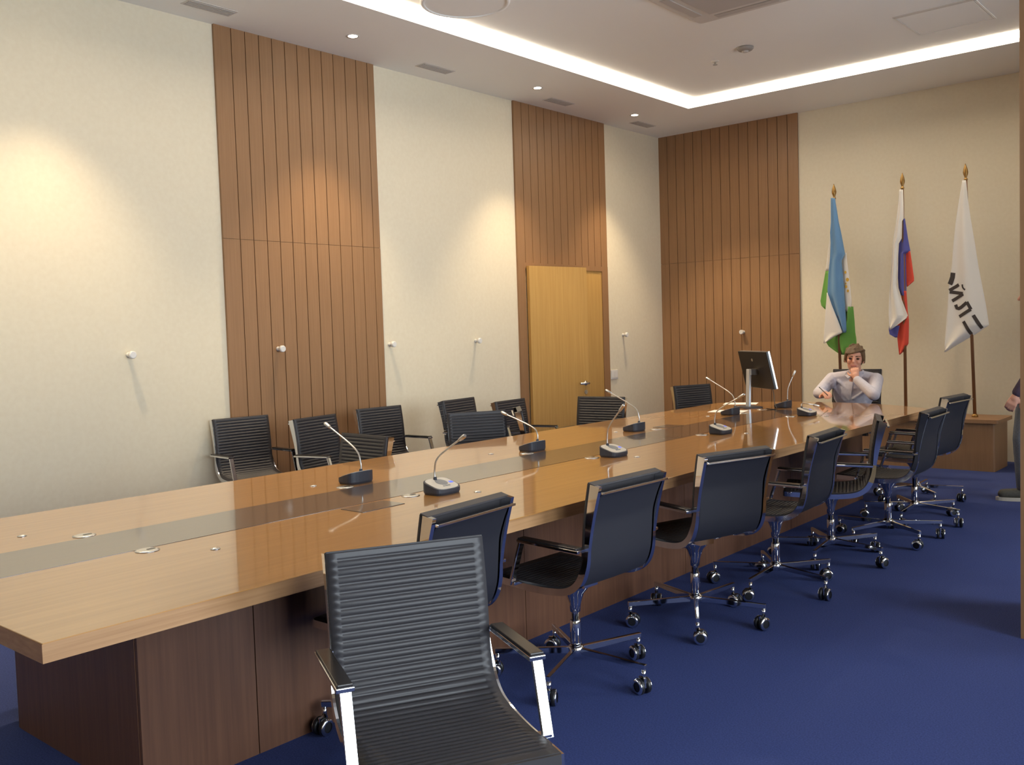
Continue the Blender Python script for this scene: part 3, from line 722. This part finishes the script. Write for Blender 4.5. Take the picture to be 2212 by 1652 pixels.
for s_ in (-1, 1): obj('rocker', MB().box(0.010, 0.014, s_*0.034-0.028, s_*0.034+0.028, -0.038, 0.038), 'white', root, bevel=0.002)
for i, (y, lb) in enumerate(((2.72, 'round recessed downlight over the broad cream wall'), (5.05, 'round recessed downlight over the first wood panel'),
                             (7.404, 'round recessed downlight over the cream wall between the panels'), (9.152, 'round recessed downlight near the room corner'))):
    off = '_offscreen' if i == 0 else ''
    root = thing('downlight'+off, lb, 'downlight', (-5.90, y, H), 0, 'recessed downlights along the panelled wall')
    obj('trim_ring', MB().lathe([(0.036, -0.001), (0.052, -0.004), (0.054, 0.0), (0.036, 0.002)], 24, cap=False), 'white', root)
    obj('lens'+off, MB().lathe([(0.036, -0.002), (0.036, 0.001)], 24), 'lamp', root)
    sl = bpy.data.lights.new('downlight_beam'+off, 'SPOT'); sl.energy = SPOT_W; sl.color = (1.0, 0.78, 0.50); sl.spot_size = math.radians(88); sl.spot_blend = 0.55; sl.shadow_soft_size = 0.03
    so = bpy.data.objects.new('downlight_beam'+off, sl); COL.objects.link(so); so.parent = root; so.location = (0, 0, -0.02)
    so.rotation_euler = (0, math.radians(-14), 0) if i < 9 else (0, 0, 0)
for y, lb in ((3.89, 'slim grey ceiling vent over the broad cream wall'), (6.18, 'slim grey ceiling vent over the cream wall between the panels'), (8.01, 'slim grey ceiling vent over the door panel'), (9.63, 'slim grey ceiling vent near the room corner')):
    root = thing('ceiling_vent', lb, 'vent', (-6.10, y, H), 0, 'slim ceiling vents along the panelled wall')
    obj('frame', MB().box(-0.065, 0.065, -0.195, 0.195, -0.004, 0.0), 'vent', root)
    for k in range(5): obj('slat', MB().box(-0.052+k*0.022, -0.040+k*0.022, -0.18, 0.18, -0.009, -0.004), 'ventd', root)
root = thing('air_conditioner', 'square grey cassette air conditioner set into the ceiling', 'air conditioner', (-3.38, 6.50, HI))
obj('frame', MB().rbox(-0.45, 0.45, -0.45, 0.45, -0.022, 0, 0.03), 'vent', root)
obj('grille', MB().box(-0.27, 0.27, -0.27, 0.27, -0.030, -0.022), 'ventd', root)
for a in range(4):
    o = obj('air_flap', MB().box(-0.26, 0.26, 0.33, 0.40, -0.028, -0.022), 'ventd', root); o.rotation_euler.z = a*PI/2
root = thing('ceiling_hatch', 'square access hatch outlined in the ceiling near the flag wall', 'ceiling hatch', (-2.355, 8.365, HI))
obj('panel', MB().box(-0.29, 0.29, -0.30, 0.30, -0.004, 0.0), 'ceiling', root)
mb = MB(); mb.box(-0.31, -0.295, -0.315, 0.315, -0.006, 0); mb.box(0.295, 0.31, -0.315, 0.315, -0.006, 0); mb.box(-0.31, 0.31, 0.305, 0.32, -0.006, 0)
obj('frame', mb, 'white', root)
obj('slot_vent', MB().box(-0.31, 0.31, -0.35, -0.305, -0.006, 0), 'vent', root)
root = thing('smoke_detector', 'round grey smoke detector on the ceiling', 'smoke detector', (-3.904, 7.884, HI))
obj('body', MB().lathe([(0.075, 0), (0.075, -0.012), (0.060, -0.028), (0.028, -0.032)], 24), 'grey', root)
obj('sensor_ring', MB().lathe([(0.030, -0.030), (0.026, -0.042), (0.010, -0.044)], 18), 'ventd', root)
root = thing('sprinkler', 'small dark ceiling sprinkler beside the smoke detector', 'sprinkler', (-4.305, 8.076, HI))
obj('rosette', MB().lathe([(0.036, 0), (0.034, -0.006), (0.012, -0.010)], 18), 'vent', root)
obj('nozzle', MB().lathe([(0.010, -0.008), (0.010, -0.030), (0.022, -0.032), (0.022, -0.036)], 12), 'ventd', root)
root = thing('ceiling_disc', 'round white ceiling unit mounted beside the light strip', 'ceiling unit', (-4.80, 5.20, HI))
obj('drum', MB().lathe([(0.33, 0), (0.33, -0.035)], 48), 'ceiling', root)
obj('rim', MB().lathe([(0.332, -0.030), (0.326, -0.040), (0.300, -0.041), (0.300, -0.034)], 48, cap=False), 'ceiling', root)

# ================================================================ PEOPLE
def hand(mb, wrist, direction, palm_up, curl, size=1.0, thumb=1, voxel=None):
    """palm, four jointed fingers of different lengths and a thumb from the side of the palm"""
    wv = Vector(wrist); d = Vector(direction).normalized(); n = Vector(palm_up).normalized(); n = (n-d*n.dot(d)).normalized(); s_ = d.cross(n)*thumb
    k = size
    mb.capsule(wv, 0.026*k, wv+d*0.035*k, 0.028*k)
    for o in (-0.024, -0.008, 0.008, 0.024):
        mb.capsule(wv+d*0.02*k+s_*o*0.6*k, 0.017*k, wv+d*0.085*k+s_*o*1.15*k, 0.0135*k)
    for o, ln in ((0.031, 0.066), (0.0105, 0.075), (-0.0105, 0.070), (-0.031, 0.054)):
        p = wv+d*0.088*k+s_*o*k; dd = d.copy(); r = 0.0098*k
        for j, fr in enumerate((0.46, 0.32, 0.22)):
            ang = curl*(0.75 if j == 0 else 1.0); ax = s_*thumb
            dd = (Matrix.Rotation(ang, 3, d.cross(n)) @ dd)
            q = p+dd*ln*fr*k*1.15; mb.capsule(p, r, q, r*0.92, 10, 4); p = q; r *= 0.92
    p = wv+d*0.03*k+s_*0.026*k; dd = (d*0.62+s_*0.72+n*0.3).normalized()
    for ln, r in ((0.042, 0.0125), (0.032, 0.0105)):
        q = p+dd*ln*k; mb.capsule(p, r*k, q, r*0.9*k, 10, 4); p = q; dd = (dd*0.6+d*0.7+n*0.25).normalized()
def head(body, parts, c, fwd, tilt=0.0, hairmat='hair', root=None, off=None):
    f = Vector(fwd); f.z = 0; f.normalize(); up = Vector((0, 0, 1)); l = up.cross(f)
    R0 = Matrix((f, l, up)).transposed()
    R = Matrix.Rotation(tilt, 3, f) @ R0
    c = Vector(c); P = lambda x, y, z: c+R @ Vector((x, y, z))
    body.ellipsoid(P(-0.008, 0, 0.022), (0.094, 0.076, 0.098), R)
    body.ellipsoid(P(0.022, 0, -0.045), (0.064, 0.060, 0.075), R)
    body.capsule(P(0.055, 0, -0.085), 0.026, P(0.050, 0, -0.10), 0.024)
    body.capsule(P(0.084, 0, 0.012), 0.010, P(0.102, 0, -0.022), 0.014)
    for s_ in (1, -1):
        body.ellipsoid(P(-0.006, s_*0.078, -0.008), (0.020, 0.010, 0.032), R)
        body.ellipsoid(P(0.066, s_*0.034, 0.026), (0.018, 0.024, 0.010), R)
        body.ellipsoid(P(0.060, s_*0.036, -0.022), (0.026, 0.026, 0.026), R)
    eyes = MB(); brows = MB(); lips = MB(); hr = MB()
    for s_ in (1, -1):
        eyes.ellipsoid(P(0.078, s_*0.033, 0.006), (0.010, 0.015, 0.009), R)
        brows.capsule(P(0.082, s_*0.016, 0.028), 0.005, P(0.074, s_*0.052, 0.030), 0.004)
    lips.capsule(P(0.083, -0.022, -0.060), 0.006, P(0.083, 0.022, -0.060), 0.006)
    # hair: crown, back, sides and a swept fringe
    hr.ellipsoid(P(-0.026, 0, 0.046), (0.098, 0.087, 0.094), R)
    hr.ellipsoid(P(-0.060, 0, 0.0), (0.058, 0.080, 0.088), R)
    for s_ in (1, -1): hr.ellipsoid(P(-0.018, s_*0.070, 0.028), (0.055, 0.022, 0.066), R)
    for k in range(9):
        y = -0.070+k*0.0175; lo = 0.050+0.038*min(max((k-2)/6, 0), 1)
        hr.capsule(P(0.028, y*0.8+0.010, 0.110-abs(y)*0.35), 0.018, P(0.084-abs(y)*0.42, y, lo), 0.010)
    for s_ in (1, -1):
        hr.capsule(P(0.038, s_*0.068, 0.055), 0.015, P(0.022, s_*0.080, -0.010), 0.010)
        hr.capsule(P(-0.02, s_*0.078, 0.03), 0.016, P(-0.02, s_*0.086, -0.028), 0.010)
    rr = random.Random(3)
    for k in range(14):
        a, b = rr.uniform(0, 2*PI), rr.uniform(0.15, 1.2); q = Vector((-0.026+0.092*math.cos(a)*math.sin(b), 0.084*math.sin(a)*math.sin(b), 0.052+0.084*math.cos(b)))
        hr.capsule(P(*q), 0.012, P(*(q+Vector((0.012, rr.uniform(-.015, .015), 0.004)))), 0.009)
    return eyes, brows, lips, hr
def person(loc, label):
    return thing('person', label, 'person', loc)
def attach(root, name, mb, m, voxel=None, smooth=3):
    L0 = root.location; mb.v = [tuple(Vector(v)-L0) for v in mb.v]
    return obj(name, remesh(mb, voxel, smooth) if voxel else mb, m, root)
# ---- the man at the head of the table
root = person((-3.34, 8.84, 0.0), 'seated man in pale lilac shirt resting his mouth on one hand, pen in the other')
hd = Vector((-3.262, 8.690, 1.128)); face = Vector((0.30, -0.95, 0))
shL, shR = Vector((-3.105, 8.80, 0.930)), Vector((-3.505, 8.77, 0.935))      # window-side and wall-side shoulders
elL, elR = Vector((-2.985, 8.40, 0.822)), Vector((-3.520, 8.48, 0.822))
wrL, wrR = Vector((-3.180, 8.500, 0.957)), Vector((-3.405, 8.330, 0.828))
body = MB()
body.capsule((-3.345, 8.88, 0.56), 0.12, (-3.32, 8.82, 0.78), 0.12); body.capsule((-3.32, 8.82, 0.78), 0.12, (-3.30, 8.79, 0.90), 0.085)
body.capsule(shL, 0.05, shR, 0.05)
body.capsule((-3.29, 8.775, 0.93), 0.052, hd+Vector((0, 0.02, -0.06)), 0.050)
for a, b, c in ((shL, elL, wrL), (shR, elR, wrR)):
    body.capsule(a, 0.046, b, 0.038); body.capsule(b, 0.038, c, 0.026)
for sx in (-1, 1):
    hip = Vector((-3.345+sx*0.095, 8.86, 0.545)); kn = Vector((-3.34+sx*0.12, 8.42, 0.545)); an = Vector((-3.33+sx*0.11, 8.46, 0.09))
    body.capsule(hip, 0.078, kn, 0.056); body.capsule(kn, 0.054, an, 0.036); body.capsule(an+Vector((0, 0.03, -0.05)), 0.035, an+Vector((0, -0.15, -0.055)), 0.03)
eyes, brows, lips, hr = head(body, None, hd, face, math.radians(-4))
hand(body, wrL, (-0.25, 0.35, 0.85), (-0.2, 0.9, -0.3), 0.85, 0.95, 1)
hand(body, wrR, (0.55, -0.80, 0.05), (0.1, 0.1, -1), 0.36, 0.95, -1)
bo = attach(root, 'body', body, 'skin', 0.0055, 2)
attach(root, 'hair', hr, 'hair', 0.006, 2); attach(root, 'eyes', eyes, 'eye'); attach(root, 'eyebrows', brows, 'hair'); attach(root, 'mouth', lips, 'lip')
sh = MB()
sh.ellipsoid((-3.335, 8.86, 0.64), (0.165, 0.135, 0.19)); sh.ellipsoid((-3.315, 8.80, 0.80), (0.195, 0.128, 0.17))
for a, b in (((-3.47, 8.72, 0.86), (-3.36, 8.69, 0.74)), ((-3.16, 8.70, 0.84), (-3.27, 8.68, 0.76)), ((-3.45, 8.75, 0.72), (-3.30, 8.70, 0.68)), ((-3.18, 8.73, 0.72), (-3.29, 8.70, 0.66)), ((-3.42, 8.71, 0.92), (-3.33, 8.69, 0.84))):
    sh.capsule(a, 0.016, b, 0.012)
sh.capsule(shL, 0.066, shR, 0.066); sh.capsule(shL+Vector((-0.05, 0, 0.005)), 0.066, (-3.285, 8.785, 0.965), 0.062); sh.capsule(shR+Vector((0.05, 0, 0.005)), 0.066, (-3.300, 8.785, 0.965), 0.062)
for a, b, c in ((shL, elL, wrL), (shR, elR, wrR)):
    sh.capsule(a, 0.066, b, 0.054); sh.capsule(b, 0.054, b.lerp(c, 0.90), 0.040)
    for t in (0.25, 0.5, 0.72): sh.capsule(a.lerp(b, t)+Vector((0.01, -0.008, 0)), 0.058-0.008*t, a.lerp(b, t+0.08), 0.058-0.01*t)
so = attach(root, 'shirt', sh, 'shirt', 0.007, 3)
L0 = root.location
mb = MB()
ncx = Vector((-3.281, 8.748, 1.004)); ring = []
for i in range(15):
    a = math.radians(-72+35)+math.radians(290)*i/14
    ring.append(ncx+Vector((0.070*math.cos(a), 0.066*math.sin(a), 0.012*math.sin(a)))-L0)
mb.tube(ring, 0.015, 8)
for s_ in (1, -1):
    p0 = Vector((-3.255+s_*0.010, 8.668, 0.985)); p1 = Vector((-3.270+s_*0.062, 8.690, 1.012)); p2_ = Vector((-3.250+s_*0.058, 8.652, 0.945)); p3 = Vector((-3.270+s_*0.088, 8.700, 0.978))
    q = [p0, p1, p3, p2_]; nn = Vector((0, -0.008, 0.003))
    mb.add([v-L0 for v in q]+[v+nn-L0 for v in q], [(0, 1, 2, 3), (4, 7, 6, 5), (0, 4, 5, 1), (1, 5, 6, 2), (2, 6, 7, 3), (3, 7, 4, 0)])
obj('collar', mb, 'collar', so)
mb = MB(); mb.tube(catmull([Vector(p)-L0 for p in ((-3.255, 8.668, 0.965), (-3.268, 8.668, 0.90), (-3.285, 8.676, 0.82), (-3.30, 8.70, 0.72))], 6), 0.009, 6)
obj('placket', mb, 'collar', so)
tr = MB()
tr.ellipsoid((-3.345, 8.87, 0.545), (0.17, 0.14, 0.10))
for sx in (-1, 1):
    hip = Vector((-3.345+sx*0.095, 8.86, 0.55)); kn = Vector((-3.34+sx*0.12, 8.42, 0.548)); an = Vector((-3.33+sx*0.11, 8.46, 0.11))
    tr.capsule(hip, 0.092, kn, 0.068); tr.capsule(kn, 0.068, an, 0.056)
attach(root, 'trousers', tr, 'trouser', 0.012, 3)
for sx in (-1, 1):
    s2 = MB(); s2.capsule((-3.33+sx*0.11, 8.49, 0.052), 0.046, (-3.33+sx*0.11, 8.30, 0.043), 0.038); s2.capsule((-3.33+sx*0.11, 8.48, 0.06), 0.045, (-3.33+sx*0.11, 8.47, 0.10), 0.044)
    attach(root, 'shoe', s2, 'shoe', 0.008, 2)
pd0 = wrR+Vector((0.045, -0.085, 0.012))
tag(obj('pen', MB().tube([pd0+Vector((0.035, -0.035, -0.022)), pd0+Vector((0.03, -0.03, -0.014)), pd0+Vector((-0.075, 0.04, 0.050))], 0.004, 8, [0.001, 0.004, 0.004]), 'black'),
    'slim dark pen held in the seated man\'s hand', 'pen')
# ---- the person mostly hidden by the column
root = person((-1.70, 8.45, 0.0), 'person in dark purple top and grey-blue jeans walking past the column')
F2 = Vector((-0.93, -0.36, 0)).normalized(); L2 = Vector((0, 0, 1)).cross(F2); O = Vector((-1.70, 8.45, 0))
def p2(f, l, z): return O+F2*f+L2*l+Vector((0, 0, z))
body = MB()
body.capsule(p2(0, 0, 0.98), 0.11, p2(0.0, 0, 1.22), 0.105); body.capsule(p2(0, 0, 1.22), 0.105, p2(0, 0, 1.38), 0.09)
body.capsule(p2(0, 0.17, 1.40), 0.055, p2(0, -0.17, 1.40), 0.055); body.capsule(p2(0, 0, 1.42), 0.055, p2(0.02, 0, 1.56), 0.052)
arms = ((p2(0, 0.19, 1.39), p2(0.04, 0.235, 1.10), p2(0.185, 0.225, 0.865)), (p2(0, -0.19, 1.39), p2(-0.06, -0.24, 1.10), p2(0.02, -0.24, 0.86)))
legs = ((p2(0.05, 0.09, 0.93), p2(0.12, 0.10, 0.50), p2(0.105, 0.10, 0.09)), (p2(0, -0.09, 0.93), p2(0.02, -0.10, 0.50), p2(-0.20, -0.10, 0.12)))
for a, b, c in arms: body.capsule(a, 0.048, b, 0.040); body.capsule(b, 0.040, c, 0.028)
for a, b, c in legs: body.capsule(a, 0.085, b, 0.058); body.capsule(b, 0.056, c, 0.040); body.capsule(c+Vector((0, 0, -0.045)), 0.036, c+F2*0.13+Vector((0, 0, -0.052)), 0.03)
eyes, brows, lips, hr = head(body, None, p2(0.03, 0, 1.635), F2)
for a, b, c in arms: hand(body, c, (c-b).normalized()+Vector((0, 0, -0.25)), -F2*0.2+L2*(-1 if a == arms[0][0] else 1), 0.55, 1.0, 1)
attach(root, 'body', body, 'skin', 0.007, 2)
attach(root, 'hair', hr, 'hair', 0.008, 2); attach(root, 'eyes', eyes, 'eye'); attach(root, 'eyebrows', brows, 'hair'); attach(root, 'mouth', lips, 'lip')
sh = MB()
sh.ellipsoid(p2(-0.01, 0, 1.06), (0.125, 0.165, 0.20)); sh.ellipsoid(p2(-0.01, 0, 1.26), (0.125, 0.18, 0.20)); sh.capsule(p2(0, 0.17, 1.40), 0.07, p2(0, -0.17, 1.40), 0.07); sh.capsule(p2(0, 0, 1.40), 0.075, p2(0.005, 0, 1.46), 0.065)
for a, b, c in arms: sh.capsule(a, 0.068, b, 0.056); sh.capsule(b, 0.056, b.lerp(c, 0.93), 0.044)
attach(root, 'jumper', sh, 'dusk', 0.011, 3)
tr = MB(); tr.ellipsoid(p2(0, 0, 0.93), (0.130, 0.165, 0.13))
for a, b, c in legs: tr.capsule(a, 0.105, b, 0.078); tr.capsule(b, 0.078, b.lerp(c, 0.93), 0.066)
attach(root, 'jeans', tr, 'jeans', 0.011, 3)
for a, b, c in legs:
    g = Vector((c.x, c.y, c.z-0.09)); s2 = MB()
    s2.capsule(g+Vector((0, 0, 0.062))-F2*0.04, 0.048, g+F2*0.16+Vector((0, 0, 0.052)), 0.040); s2.capsule(g+Vector((0, 0, 0.07)), 0.048, g+Vector((0, 0, 0.11)), 0.05)
    so = attach(root, 'shoe', s2, 'shoe', 0.008, 2)
    mb = MB(); pts = []
    for i in range(24):
        a = 2*PI*i/24; v = g+F2*(0.065+0.150*math.cos(a))+L2*0.048*math.sin(a); pts.append((v.x-O.x, v.y-O.y))
    obj('sole', MB().prism(pts, g.z+0.0, g.z+0.028), 'sole', so)
